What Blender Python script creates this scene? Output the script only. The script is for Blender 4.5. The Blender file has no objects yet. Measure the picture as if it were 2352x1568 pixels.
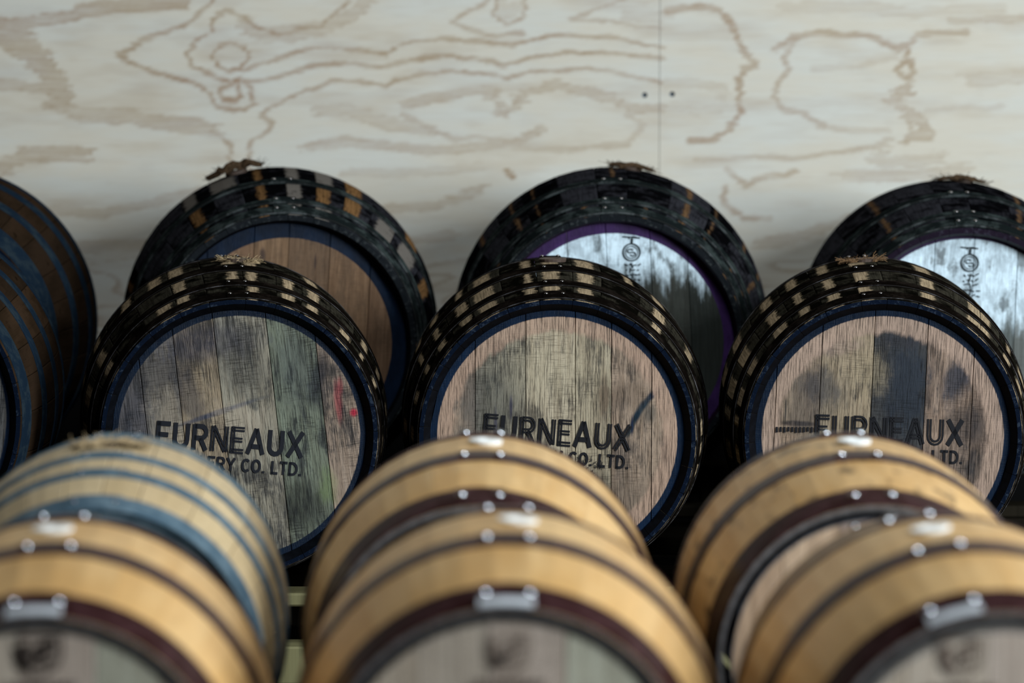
import bpy, bmesh, math, random
import numpy as np
from math import sin, cos, pi, radians, sqrt, atan2
from mathutils import Vector, Matrix

# ------------------------------------------------------------------ camera, light, exposure
SC = bpy.context.scene
COL = SC.collection
PITCH = 0.097
CAMZ = 1.40
FPX = 8820.0
cam_d = bpy.data.cameras.new('camera')
cam_d.sensor_width = 36; cam_d.lens = 135
cam_d.clip_start = .05; cam_d.clip_end = 100
cam_d.dof.use_dof = True
cam_d.dof.focus_distance = 7.47
cam_d.dof.aperture_fstop = 3.1
cam = bpy.data.objects.new('camera', cam_d); COL.objects.link(cam)
cam.location = (0, 0, CAMZ); cam.rotation_euler = (pi/2 - PITCH, 0, 0)
SC.camera = cam

W = bpy.data.worlds.new('world'); SC.world = W; W.use_nodes = True
W.node_tree.nodes['Background'].inputs[0].default_value = (1.0, 0.80, 0.55, 1)
W.node_tree.nodes['Background'].inputs[1].default_value = 0.006

def area(name, loc, target, sx, sy, power, col):
    l = bpy.data.lights.new(name, 'AREA'); l.shape = 'RECTANGLE'; l.size = sx; l.size_y = sy
    l.energy = power; l.color = col
    o = bpy.data.objects.new(name, l); COL.objects.link(o); o.location = loc
    o.rotation_euler = (Vector(target) - Vector(loc)).to_track_quat('-Z', 'Y').to_euler()
    return o
area('window_light', (5.0, 2.7, 2.5), (0, 7.4, .8), 1.5, 2.8, 640, (0.88, 0.965, 1.03))
area('ceiling_light', (0.9, 4.6, 4.6), (0, 7.6, 1.0), 1.4, 1.2, 105, (0.88, 0.96, 1.03))

SC.view_settings.view_transform = 'Standard'
SC.view_settings.look = 'None'
SC.view_settings.gamma = 1
SC.view_settings.use_curve_mapping = False
SC.view_settings.exposure = 0.0
SC.cycles.diffuse_bounces = 2

# ------------------------------------------------------------------ helpers
RND = random.Random(7)

def link(o, parent=None):
    COL.objects.link(o)
    if parent: o.parent = parent
    return o

def mesh_obj(name, verts, faces, mats, parent=None, fm=None, smooth=False):
    me = bpy.data.meshes.new(name)
    me.from_pydata(verts, [], faces); me.update()
    for m in (mats if isinstance(mats, (list, tuple)) else [mats]): me.materials.append(m)
    if fm is not None: me.polygons.foreach_set('material_index', fm)
    if smooth: me.polygons.foreach_set('use_smooth', [True]*len(me.polygons))
    return link(bpy.data.objects.new(name, me), parent)

def empty(name, loc, rz, label, cat, group=None):
    o = bpy.data.objects.new(name, None); COL.objects.link(o)
    o.empty_display_size = .1
    o.location = loc; o.rotation_euler = (0, 0, rz)
    o['label'] = label; o['category'] = cat
    if group: o['group'] = group
    return o

def box_data(x0, x1, y0, y1, z0, z1):
    v = [(x, y, z) for x in (x0, x1) for y in (y0, y1) for z in (z0, z1)]
    f = [(0,1,3,2), (4,6,7,5), (0,4,5,1), (2,3,7,6), (0,2,6,4), (1,5,7,3)]
    return v, f

def bevel_box(name, x0, x1, y0, y1, z0, z1, mat, parent=None, b=.004):
    v, f = box_data(x0, x1, y0, y1, z0, z1)
    bm = bmesh.new()
    vs = [bm.verts.new(p) for p in v]
    for q in f: bm.faces.new([vs[i] for i in q])
    bmesh.ops.bevel(bm, geom=bm.edges[:], offset=b, segments=1, affect='EDGES')
    bmesh.ops.recalc_face_normals(bm, faces=bm.faces[:])
    me = bpy.data.meshes.new(name); bm.to_mesh(me); bm.free(); me.materials.append(mat)
    return link(bpy.data.objects.new(name, me), parent)

# ------------------------------------------------------------------ node DSL
class NT:
    def __init__(s, name):
        s.m = bpy.data.materials.new(name); s.m.use_nodes = True
        s.t = s.m.node_tree; s.b = s.t.nodes['Principled BSDF']
    def n(s, typ, **kw):
        x = s.t.nodes.new(typ)
        for k, v in kw.items(): setattr(x, k, v)
        return x
    def put(s, sock, v):
        if isinstance(v, bpy.types.NodeSocket): s.t.links.new(v, sock)
        elif v is not None:
            if isinstance(v, (tuple, list)) and len(v) == 3 and sock.type == 'RGBA': v = (*v, 1)
            sock.default_value = v
    def math(s, op, a, b=None, c=None, clamp=False):
        x = s.n('ShaderNodeMath', operation=op, use_clamp=clamp)
        s.put(x.inputs[0], a); s.put(x.inputs[1], b); s.put(x.inputs[2], c)
        return x.outputs[0]
    def add(s, a, b): return s.math('ADD', a, b)
    def sub(s, a, b): return s.math('SUBTRACT', a, b)
    def mul(s, a, b): return s.math('MULTIPLY', a, b)
    def mx(s, fac, a, b, mode='MIX'):
        x = s.n('ShaderNodeMix', data_type='RGBA', blend_type=mode)
        s.put(x.inputs[0], fac); s.put(x.inputs[6], a); s.put(x.inputs[7], b)
        return x.outputs[2]
    def step(s, v, lo, hi, a=0.0, b=1.0):
        x = s.n('ShaderNodeMapRange', interpolation_type='SMOOTHSTEP')
        s.put(x.inputs[0], v); s.put(x.inputs[1], lo); s.put(x.inputs[2], hi); s.put(x.inputs[3], a); s.put(x.inputs[4], b)
        return x.outputs[0]
    def obj(s): return s.n('ShaderNodeTexCoord').outputs['Object']
    def sep(s, v):
        x = s.n('ShaderNodeSeparateXYZ'); s.put(x.inputs[0], v); return x.outputs
    def comb(s, x_, y_, z_):
        x = s.n('ShaderNodeCombineXYZ'); s.put(x.inputs[0], x_); s.put(x.inputs[1], y_); s.put(x.inputs[2], z_); return x.outputs[0]
    def vmul(s, v, k):
        x = s.n('ShaderNodeVectorMath', operation='MULTIPLY'); s.put(x.inputs[0], v); s.put(x.inputs[1], k); return x.outputs[0]
    def vadd(s, v, k):
        x = s.n('ShaderNodeVectorMath', operation='ADD'); s.put(x.inputs[0], v); s.put(x.inputs[1], k); return x.outputs[0]
    def noise(s, v, scale=1.0, detail=3.0, rough=.5, dist=0.0, w=None):
        x = s.n('ShaderNodeTexNoise', noise_dimensions='4D' if w is not None else '3D')
        s.put(x.inputs['Vector'], v); s.put(x.inputs['Scale'], scale); s.put(x.inputs['Detail'], detail)
        s.put(x.inputs['Roughness'], rough); s.put(x.inputs['Distortion'], dist)
        if w is not None: s.put(x.inputs['W'], w)
        return x.outputs[0]
    def white(s, v, w):
        x = s.n('ShaderNodeTexWhiteNoise', noise_dimensions='4D'); s.put(x.inputs['Vector'], v); s.put(x.inputs['W'], w)
        return x.outputs[0]
    def bump(s, h, strength=.3, dist=.002):
        x = s.n('ShaderNodeBump'); s.put(x.inputs['Height'], h); x.inputs['Strength'].default_value = strength
        x.inputs['Distance'].default_value = dist
        s.put(s.b.inputs['Normal'], x.outputs[0])
    def out(s, col=None, rough=None, metal=None, spec=None, coat=None):
        s.put(s.b.inputs['Base Color'], col); s.put(s.b.inputs['Roughness'], rough)
        s.put(s.b.inputs['Metallic'], metal); s.put(s.b.inputs['Specular IOR Level'], spec)
        if coat is not None: s.put(s.b.inputs['Coat Weight'], coat); s.b.inputs['Coat Roughness'].default_value = .2
        return s.m

def inst(nt):                                     # per-object random and colour
    o = nt.n('ShaderNodeObjectInfo'); return o.outputs['Random'], o.outputs['Color']

# ------------------------------------------------------------------ materials
def m_stave_patch(name, dark, bare, prob, hw, wmin, wmax, b1, b2, bare2=None, rough=.42, spec=0.0, sheen_lift=1.5):
    """black-stained staves, sheen painted as lighter tones, with bare wood left in patches between the hoops"""
    t = NT(name); P = t.obj(); x, y, z = t.sep(P); rnd, _ = inst(t)
    ay = t.math('ABSOLUTE', y)
    band = t.add(t.math('GREATER_THAN', ay, b1), t.math('GREATER_THAN', ay, b2))
    r1 = t.white(t.comb(t.mul(rnd, 91.0), band, 0.0), 1.0)
    r2 = t.white(t.comb(t.mul(rnd, 57.0), 3.0, 0.0), 2.0)
    r3 = t.white(t.comb(t.mul(rnd, 33.0), 0.0, 9.0), 3.0)
    r4 = t.white(t.comb(t.mul(rnd, 71.0), band, 5.0), 4.0)
    jag = t.noise(t.comb(t.mul(x, 60.0), t.mul(y, 60.0), t.mul(rnd, 50.0)), 1.0, 4, .65)
    c = t.mul(t.sub(r2, .5), hw)
    w = t.add(t.mul(t.add(t.mul(r3, .7), t.mul(r4, .3)), (wmax-wmin)*hw), wmin*hw)
    d = t.sub(w, t.math('ABSOLUTE', t.sub(x, c)))
    d = t.add(d, t.mul(t.sub(jag, .5), hw*.62))
    m = t.step(d, -hw*.05, hw*.16)
    keep = t.math('LESS_THAN', t.add(t.mul(r1, .5), t.mul(r2, .5)), prob)
    m = t.mul(m, keep)
    g = t.noise(t.comb(t.mul(x, 260.0), t.mul(y, 14.0), t.mul(rnd, 30.0)), 1.0, 3, .6)
    big = t.noise(P, 22.0, 3, .6)
    m = t.mul(m, t.step(t.add(big, t.mul(g, .35)), .42, .62, .25, 1.0))
    bw = t.mx(t.step(g, .35, .7), tuple(q*.55 for q in bare), bare)
    if bare2: bw = t.mx(t.math('GREATER_THAN', r4, .62), bw, bare2)
    lf = t.mul(t.step(t.add(big, t.mul(r3, .3)), .5, .8), t.step(g, .3, .6, .5, 1.0))
    dk = t.mx(lf, dark, tuple(q*9*sheen_lift+.002 for q in dark))  # lighter tones stand in for the sheen on the black staves
    t.bump(t.add(g, t.mul(m, .5)), .35, .0015)
    t.b.inputs['Specular IOR Level'].default_value = spec
    return t.out(t.mx(m, dk, bw), t.add(rough, t.mul(m, .35)), 0, spec)

def m_stave_wood(name, c1, c2, c3, rough=.45, spots=.5, tonek=.5, spec=.4, thr=.60):
    t = NT(name); P = t.obj(); x, y, z = t.sep(P); rnd, _ = inst(t)
    big = t.noise(t.comb(t.mul(x, 14.0), t.mul(y, 5.0), t.mul(rnd, 40.0)), 1.0, 3, .6)
    g = t.noise(t.comb(t.mul(x, 300.0), t.mul(y, 12.0), t.mul(rnd, 30.0)), 1.0, 3, .6)
    tone = t.white(t.comb(t.mul(rnd, 77.0), 1.0, 2.0), 1.0)
    col = t.mx(t.step(big, .35, .65), c1, c2)
    col = t.mx(t.mul(tone, tonek), col, c3)
    dirt = t.step(t.noise(t.comb(t.mul(x, 35.0), t.mul(y, 18.0), t.mul(rnd, 80.0)), 1.0, 5, .6), thr, thr+.14)
    col = t.mx(t.mul(dirt, spots), col, tuple(q*.25 for q in c1))
    col = t.mx(t.step(g, .5, .8, 0, .35), col, tuple(q*.4 for q in c1))
    t.bump(g, .2, .001)
    return t.out(col, rough, 0, spec)

def m_plain(name, col, rough=.5, metal=0.0, spec=.5, var=.3, scale=30.0, bump=.2, coat=None):
    t = NT(name); P = t.obj()
    n = t.noise(P, scale, 4, .6)
    c = t.mx(t.step(n, .3, .7), tuple(q*(1-var) for q in col), tuple(min(1, q*(1+var)) for q in col))
    t.bump(n, bump, .001)
    return t.out(c, t.add(rough-.08, t.mul(n, .16)), metal, spec, coat)

def m_hoop(name, col, col2, rough, metal, scale=25.0, thr=.55, spec=0.0):
    t = NT(name); P = t.obj()
    n = t.noise(P, scale, 5, .65); n2 = t.noise(P, scale*6, 3, .6)
    c = t.mx(t.step(t.add(n, t.mul(n2, .2)), thr, thr+.2), col, col2)
    t.bump(n2, .25, .0008)
    return t.out(c, t.add(rough, t.mul(t.sub(n, .5), .3)), metal, spec)

def m_chime(name, base, edge, rough=.35, worn=.5):
    """painted stave ends with scuffed paint"""
    t = NT(name); P = t.obj(); rnd, _ = inst(t)
    n = t.noise(t.vadd(P, t.comb(t.mul(rnd, 9.0), 0.0, 0.0)), 90.0, 4, .7)
    n2 = t.noise(P, 300.0, 3, .7)
    c = t.mx(t.step(t.add(n, t.mul(n2, .25)), .66, .80, 0, worn), base, edge)
    t.bump(t.add(n, n2), .5, .0012)
    return t.out(c, rough, 0, .06)

def m_head(name, seed, ring=None, ring_r=.237, stains=(), grime=.55, grime_col=(.024, .027, .032), saw=.5,
           upper_pale=None, rough=.55, grainc=.85, edge_tint=None, gl=1.0, tone_k=1.0):
    """barrel-head boards: obj.color is each board's own wood tone; positions are metres from the head centre"""
    t = NT(name); P = t.obj(); x, y, z = t.sep(P); rnd, ocol = inst(t)
    off = t.add(t.mul(rnd, 20.0), seed); fine = min(1.0, gl)
    g1 = t.noise(t.comb(t.mul(x, 620.0), t.mul(z, 20.0), off), 1.0, 3, .7)
    g2 = t.noise(t.comb(t.mul(x, 150.0), t.mul(z, 5.0), off), 1.0, 3, .6)
    sw = t.noise(t.comb(t.mul(x, 30.0), t.mul(z, 480.0), t.add(off, 3.0)), 1.0, 3, .6)
    swm = t.step(t.noise(t.comb(t.mul(x, 16.0), t.mul(z, 9.0), t.add(off, 7.0)), 1.0, 2, .5), .46, .6)
    big = t.noise(t.comb(t.mul(x, 13.0), t.mul(z, 7.0), seed*1.7), 1.0, 5, .62, .4)
    mid = t.noise(t.comb(t.mul(x, 45.0), t.mul(z, 22.0), seed*2.3), 1.0, 5, .68, .3)
    col = t.mx(1.0, ocol, (tone_k, tone_k, tone_k), 'MULTIPLY')
    col = t.mx(t.step(g2, .35, .65, 0, .45), col, t.mx(1.0, col, (.42, .36, .30), 'MULTIPLY'))
    gm = t.step(t.add(t.add(big, t.mul(t.sub(mid, .5), .8)), t.mul(t.sub(g1, .5), .35)), .44, .72, 0, grime)
    col = t.mx(gm, col, grime_col)
    for (bx, bz, rx, rz, rot, c, k) in stains:
        a = radians(rot)
        dx, dz = t.sub(x, bx), t.sub(z, bz)
        ux = t.mul(t.add(t.mul(dx, cos(a)), t.mul(dz, sin(a))), 1/rx)
        uz = t.mul(t.sub(t.mul(dz, cos(a)), t.mul(dx, sin(a))), 1/rz)
        d = t.math('SQRT', t.add(t.mul(ux, ux), t.mul(uz, uz)))
        nz_ = .5 if min(rx, rz) < .0095 else 1.0
        d = t.add(d, t.add(t.mul(t.sub(mid, .5), 1.9*nz_), t.mul(t.sub(g1, .5), .9*nz_)))
        col = t.mx(t.mul(t.step(d, 1.25, .35), k), col, c)
    if upper_pale:                                   # pale upper part with a ragged lower edge: (z threshold, slope colour, streak)
        zt, wc, amp = upper_pale
        s1 = t.noise(t.comb(t.mul(x, 38.0), t.mul(z, 2.5), seed), 1.0, 4, .65)
        s2 = t.noise(t.comb(t.mul(x, 90.0), t.mul(z, 40.0), seed+2), 1.0, 4, .65)
        v = t.add(t.add(z, t.mul(t.sub(s1, .5), amp)), t.mul(t.sub(s2, .5), .07))
        m = t.step(v, zt-.025, zt+.04)
        holes = t.step(t.noise(t.comb(t.mul(x, 24.0), t.mul(z, 13.0), seed+5), 1.0, 4, .6), .53, .66, 1.0, .25)
        wcol = t.mx(t.step(mid, .35, .65), tuple(q*.62 for q in wc), wc)
        col = t.mx(t.mul(m, holes), col, wcol)
    # fine open grain
    col = t.mx(t.step(t.add(g1, t.mul(t.sub(big, .5), .35)), .46, .60, 0, grainc*.8), col, t.mx(1.0, col, (.10, .095, .095), 'MULTIPLY'))
    col = t.mx(t.mul(t.step(sw, .5, .62, 0, saw), swm), col, t.mx(1.0, col, (.18, .17, .16), 'MULTIPLY'))
    rad = t.math('SQRT', t.add(t.mul(x, x), t.mul(z, z)))
    if edge_tint:                              # raw rim of the boards is another tone
        er, ec = edge_tint
        e = t.step(t.add(rad, t.mul(t.sub(mid, .5), .03)), er, er+.012, 0, .85)
        col = t.mx(e, col, t.mx(t.step(g1, .45, .6), ec, tuple(q*.35 for q in ec)))
    rv = t.sub(1.0, 0.0)
    if ring:
        e = t.step(t.add(rad, t.mul(t.sub(g1, .5), .003)), ring_r, ring_r+.0022)
        col = t.mx(e, col, t.mx(t.step(mid, .35, .7), tuple(q*.6 for q in ring), ring))
        rr = t.sub(rough, t.mul(e, .1))
    else: rr = rough
    t.bump(t.add(t.mul(g1, -1.0), t.add(t.mul(t.mul(sw, swm), -.6), t.mul(mid, .6))), .55*gl, .0015)
    return t.out(col, rr, 0, .15)

def m_print(name, col, wear=.55, seed=0.0):
    t = NT(name); P = t.obj(); x, y, z = t.sep(P)
    n = t.noise(t.comb(t.mul(x, 330.0), t.mul(z, 60.0), seed), 1.0, 4, .7)
    n2 = t.noise(P, 28.0, 2, .5)
    a = t.step(t.add(n, t.mul(t.sub(n2, .5), .35)), wear+.10, wear-.02)
    t.put(t.b.inputs['Alpha'], a)
    return t.out(col, .6, 0, .3)

M = {}
M['silver'] = m_plain('galvanised_steel', (.85, .88, .92), .2, 1.0, .5, .08, 60, .0)
M['clip'] = m_plain('bright_tin_clip', (.72, .75, .78), .45, .5, .5, .06, 60, .05)
M['black_iron'] = m_hoop('black_hoop_iron', (.0035, .0026, .002), (.012, .009, .007), .34, 0)
M['hoop_edge'] = m_hoop('worn_edge_painted_glint', (.03, .028, .027), (.16, .16, .17), .3, .4, spec=.4)  # worn front edge, its highlight painted in as a lighter colour
M['black_iron_b'] = m_hoop('black_hoop_iron_matt', (.008, .011, .011), (.035, .045, .043), .42, 0)
M['blue_iron'] = m_hoop('blue_grey_hoop', (.008, .016, .027), (.018, .028, .036), .40, 0)  # blue grey paint, darkened for the shade on the left-edge casks
M['blue_iron_l'] = m_hoop('light_blue_grey_hoop', (.07, .115, .15), (.14, .20, .235), .42, .2)
M['rust_iron'] = m_hoop('dark_red_brown_hoop', (.022, .0065, .0065), (.05, .021, .023), .32, 0, spec=.06)
M['rivet_dark'] = m_plain('worn_rivet_steel', (.32, .30, .30), .25, 1.0, .5, .2, 90, .1)
M['chime_navy'] = m_chime('navy_painted_chime', (.003, .006, .014), (.05, .07, .10), .30, .35)
M['chime_black'] = m_chime('black_painted_chime', (.008, .010, .012), (.08, .09, .09), .38, .4)
M['chime_purple'] = m_chime('purple_painted_chime', (.010, .006, .013), (.05, .05, .07), .38, .4)
M['inner_black'] = m_plain('black_painted_inner_chime', (.002, .0025, .004), .5, 0, .08, .3, 60, .2)
M['inner_purple'] = m_plain('purple_painted_inner_chime', (.010, .003, .010), .5, 0, .1, .3, 60, .2)
M['inner_grey'] = m_plain('grey_inner_chime', (.10, .095, .095), .5, 0, .3, .3, 60, .2)
M['bung_white'] = m_plain('white_silicone_bung', (.80, .82, .80), .35, 0, .5, .05, 40, .05)
M['bung_wood'] = m_plain('dark_wooden_bung', (.06, .04, .03), .6, 0, .3, .3, 60, .3)
M['hessian'] = m_plain('hessian_sacking', (.17, .10, .05), .9, 0, .1, .5, 160, .6)
M['hessian_d'] = m_plain('dark_brown_sacking', (.065, .040, .022), .9, 0, .05, .6, 160, .6)
M['hessian_l'] = m_plain('pale_hessian_sacking', (.34, .25, .14), .9, 0, .1, .5, 160, .6)
M['stave_c'] = m_stave_patch('black_stained_stave', (.0026, .0023, .0016), (.40, .30, .185), .70, .040, .18, .62, .145, .31)
M['stave_b1'] = m_stave_patch('black_and_brown_worn_stave', (.0020, .0020, .0024), (.20, .105, .042), .56, .045, .15, .9, .24, .40, (.13, .115, .10), .5)
M['stave_b'] = m_stave_patch('black_stave_with_brown_joints', (.0020, .0020, .0024), (.15, .085, .042), .50, .045, .06, .22, .24, .40, None, .5)
M['stave_w'] = m_stave_wood('weathered_brown_stave', (.020, .012, .0065), (.036, .021, .012), (.009, .0065, .005), .6, .8, spec=0.0)  # weathered brown, darkened further for the shade on the left-edge casks
M['stave_new'] = m_stave_wood('new_oak_stave', (.52, .30, .105), (.60, .38, .16), (.45, .24, .08), .42, .25, tonek=.25)
M['stave_stained'] = m_stave_wood('stained_oak_stave', (.50, .29, .10), (.58, .37, .16), (.40, .21, .07), .45, .9, tonek=.4, thr=.53)
M['stave_old'] = m_stave_wood('used_oak_stave', (.47, .35, .19), (.56, .43, .25), (.36, .24, .11), .5, .65)
M['shaded_pine'] = m_stave_wood('shade_darkened_beam', (.012, .010, .007), (.018, .015, .010), (.01, .008, .006), .7, .3, spec=0.0)  # timber colour darkened to stand for the shade under the casks
M['pine'] = m_stave_wood('pale_pine_beam', (.15, .135, .06), (.20, .185, .085), (.14, .12, .05), .6, .3)

# ------------------------------------------------------------------ geometry of a cask
def prof(R, rc, L):
    def r(y):
        u = abs(2*y/L)
        return R - (R-rc)*(.86*u*u + .14*u**4)
    return r

def stave_mesh(name, R, rc, L, w, mats, th=.026, flat=.0105, cham=.014, jd=.0009):
    r = prof(R, rc, L)
    h = w/2 - jd*.6/R
    e = min(.0022/R, h*.2)
    ys = [(-L/2, 'end'), (-L/2+.016, 'ch')]
    n = 13
    for i in range(n): ys.append((-L/2+.040 + (L-.080)*i/(n-1), 'm'))
    ys += [(L/2-.016, 'ch'), (L/2, 'end')]
    V, F, FM = [], [], []
    for (y, k) in ys:
        ro = r(y)
        ri = ro - (flat if k == 'end' else (flat+cham if k == 'ch' else th))
        for a, rr in ((-h, ro-jd), (-h+e, ro), (0, ro), (h-e, ro), (h, ro-jd)):
            V.append((rr*sin(a), y, rr*cos(a)))
        for a in (h, h/3, -h/3, -h): V.append((ri*sin(a), y, ri*cos(a)))
    k = 9
    for i in range(len(ys)-1):
        for j in range(k):
            a, b = i*k+j, i*k+(j+1) % k
            F.append((a, a+k, b+k, b))
            # inner face near either end is painted
            inner = (5 <= j <= 7) and (i <= 1 or i >= len(ys)-3)
            FM.append(2 if inner else 0)
    F.append(tuple(range(k))); FM.append(1)
    m0 = (len(ys)-1)*k
    F.append(tuple(range(m0+k-1, m0-1, -1))); FM.append(1)
    me = bpy.data.meshes.new(name); me.from_pydata(V, [], F); me.update()
    for m in mats: me.materials.append(m)
    me.polygons.foreach_set('material_index', FM)
    bm = bmesh.new(); bm.from_mesh(me); bmesh.ops.recalc_face_normals(bm, faces=bm.faces[:]); bm.to_mesh(me); bm.free()
    return me

def ring_mesh(name, r, y0, y1, th, mat, seg=96, emat=None):
    V, F = [], []
    ya, yb = y0, y1
    e = min(.0012, (yb-ya)*.2)
    pr = [(ya, r(ya)-.0005), (ya, r(ya)+th-.0008), (ya+e, r(ya+e)+th), ((ya+yb)/2, r((ya+yb)/2)+th+.0002),
          (yb-e, r(yb-e)+th), (yb, r(yb)+th-.0008), (yb, r(yb)-.0005)]
    k = len(pr)
    for s in range(seg):
        a = 2*pi*s/seg
        for (y, rr) in pr: V.append((rr*sin(a), y, rr*cos(a)))
    for s in range(seg):
        for j in range(k):
            a, b = s*k+j, s*k+(j+1) % k
            c, d = ((s+1) % seg)*k+(j+1) % k, ((s+1) % seg)*k+j
            F.append((a, b, c, d))
    me = bpy.data.meshes.new(name); me.from_pydata(V, [], F); me.update(); me.materials.append(mat)
    bm = bmesh.new(); bm.from_mesh(me); bmesh.ops.recalc_face_normals(bm, faces=bm.faces[:])
    bm.to_mesh(me); bm.free()
    if emat:
        me.materials.append(emat)
        for p in me.polygons:
            if p.center.y < ya+e and p.normal.y < -.3 and sqrt(p.center.x**2+p.center.z**2) > r(ya)+th*.5: p.material_index = 1
    return me

def plate_mesh(name, r, y0, y1, th0, th1, halfw, mat, seg=6):
    """short curved overlap of a hoop; at angle 0"""
    V, F = [], []
    for s in range(seg+1):
        a = (-halfw + 2*halfw*s/seg)
        for (y, q) in ((y0, th0), (y0, th1), (y1, th1), (y1, th0)):
            rr = r(y)+q; V.append((rr*sin(a/r(y)), y, rr*cos(a/r(y))))
    for s in range(seg):
        for j in range(4):
            a, b = s*4+j, s*4+(j+1) % 4
            F.append((a, b, b+4, a+4))
    F.append((3, 2, 1, 0)); m0 = seg*4; F.append((m0, m0+1, m0+2, m0+3))
    me = bpy.data.meshes.new(name); me.from_pydata(V, [], F); me.update(); me.materials.append(mat)
    bm = bmesh.new(); bm.from_mesh(me); bmesh.ops.recalc_face_normals(bm, faces=bm.faces[:])
    bm.to_mesh(me); bm.free()
    return me

_riv = {}
def rivet_mesh(rad, mat):
    k = (rad, mat.name)
    if k in _riv: return _riv[k]
    V, F = [(0, 0, rad*.62)], []
    n = 10
    for (f, z) in ((.45, .54), (.8, .34), (1, 0)):
        for i in range(n): V.append((rad*f*cos(2*pi*i/n), rad*f*sin(2*pi*i/n), rad*z))
    for i in range(n): F.append((0, 1+i, 1+(i+1) % n))
    for q in range(2):
        for i in range(n):
            a = 1+q*n+i; b = 1+q*n+(i+1) % n
            F.append((a, a+n, b+n, b))
    F.append(tuple(1+2*n+i for i in range(n))[::-1])
    me = bpy.data.meshes.new('rivet'); me.from_pydata(V, [], F); me.update(); me.materials.append(mat)
    me.polygons.foreach_set('use_smooth', [True]*len(me.polygons))
    _riv[k] = me
    return me

def head_board(name, x0, x1, rad, y, th, mat, tone, parent, roll, dz, proud):
    """one vertical plank of a barrel head, its ends cut to the circle"""
    n = 5
    V, F = [], []
    g = .0005
    xs = [x0+g + (x1-x0-2*g)*i/n for i in range(n+1)]
    xs = [max(-rad*.9995, min(rad*.9995, q)) for q in xs]
    for yy in (y-proud, y+th):
        for q in xs:
            zz = sqrt(max(0, rad*rad-q*q)); V += [(q, yy, -zz), (q, yy, zz)]
    k = 2*(n+1)
    for i in range(n):
        a = 2*i
        F.append((a, a+2, a+3, a+1)); F.append((k+a, k+a+1, k+a+3, k+a+2))
        F.append((a, k+a, k+a+2, a+2)); F.append((a+1, a+3, k+a+3, k+a+1))
    F.append((0, 1, k+1, k)); F.append((k-2, 2*k-2, 2*k-1, k-1))
    me = bpy.data.meshes.new(name); me.from_pydata(V, [], F); me.update(); me.materials.append(mat)
    bm = bmesh.new(); bm.from_mesh(me); bmesh.ops.recalc_face_normals(bm, faces=bm.faces[:])
    be = [e for e in bm.edges if all(v.co.y < y for v in e.verts) and abs(e.verts[0].co.x-e.verts[1].co.x) < 1e-6
          and (abs(e.verts[0].co.x-xs[0]) < 1e-6 or abs(e.verts[0].co.x-xs[-1]) < 1e-6)]
    if be: bmesh.ops.bevel(bm, geom=be, offset=.0009, segments=1, affect='EDGES')
    bm.to_mesh(me); bm.free()
    o = link(bpy.data.objects.new(name, me), parent)
    o.location = (0, 0, dz); o.rotation_euler = (0, roll, 0); o.color = (*tone, 1)
    return o

def hessian(parent, ang, R, size, mat, seed, spread=1.0, y=0.0, tall=.012):
    """torn scrap of sacking under the bung, with loose threads; on top of the bilge"""
    rr = random.Random(seed)
    V, F = [], []
    n = 9
    for i in range(n):
        for j in range(n):
            u, v = (i/(n-1)-.5)*2, (j/(n-1)-.5)*2
            s = 1 + .22*rr.uniform(-1, 1)
            x, yy = u*size*s*spread, v*size*.6*s
            z = tall*(.35+.65*rr.random())*(1-.5*max(abs(u), abs(v))**2) - (x*x)/(2*R)
            V.append((x, y+yy, R+z+.001))
    for i in range(n-1):
        for j in range(n-1):
            a = i*n+j; F.append((a, a+1, a+n+1, a+n))
    for q in range(n*n): V.append((V[q][0], V[q][1], V[q][2]-.0025))
    for i in range(n-1):
        for j in range(n-1):
            a = n*n+i*n+j; F.append((a, a+n, a+n+1, a+1))
    for k in range(110):                                        # threads
        a = rr.uniform(0, 2*pi); d = rr.uniform(.75, 1.12)
        x, yy = cos(a)*size*d*spread, sin(a)*size*.6*d
        z = R-(x*x)/(2*R)+.002+rr.random()*tall*.6
        p = Vector((x, y+yy, z)); dr = Vector((cos(a)+rr.uniform(-.8, .8), sin(a)+rr.uniform(-.8, .8), rr.uniform(-.25, .9))).normalized()
        ln = rr.uniform(.006, .020); w = .0006
        side = dr.cross(Vector((0, 0, 1))).normalized()*w; up = side.cross(dr).normalized()*w
        bend = Vector((rr.uniform(-1, 1), rr.uniform(-1, 1), rr.uniform(-1, .3)))*.006
        pts = [p, p+dr*ln*.5, p+dr*ln+bend]
        b = len(V)
        for q in pts: V += [tuple(q+side), tuple(q+up), tuple(q-side)]
        for s in range(2):
            for j in range(3):
                c0, c1 = b+s*3+j, b+s*3+(j+1) % 3
                F.append((c0, c1, c1+3, c0+3))
    o = mesh_obj('hessian_cloth', V, F, mat, parent)
    o.location = (0, 0, parent['_R']); o.rotation_euler = (0, ang, 0)
    return o

def bung_obj(parent, ang, R, rad, h, mat, y=0.0):
    V, F = [], []
    n = 20
    pr = [(rad*.86, -.02), (rad, h*.75), (rad*.93, h), (rad*.5, h), (rad*.42, h-.002)]
    for (q, z) in pr:
        for i in range(n): V.append((q*cos(2*pi*i/n), y+q*sin(2*pi*i/n), R+z))
    for s in range(len(pr)-1):
        for i in range(n):
            a, b = s*n+i, s*n+(i+1) % n
            F.append((a, b, b+n, a+n))
    F.append(tuple(range((len(pr)-1)*n, len(pr)*n)))
    o = mesh_obj('bung', V, F, mat, parent)
    o.location = (0, 0, parent['_R']); o.rotation_euler = (0, ang, 0)
    return o

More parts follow.
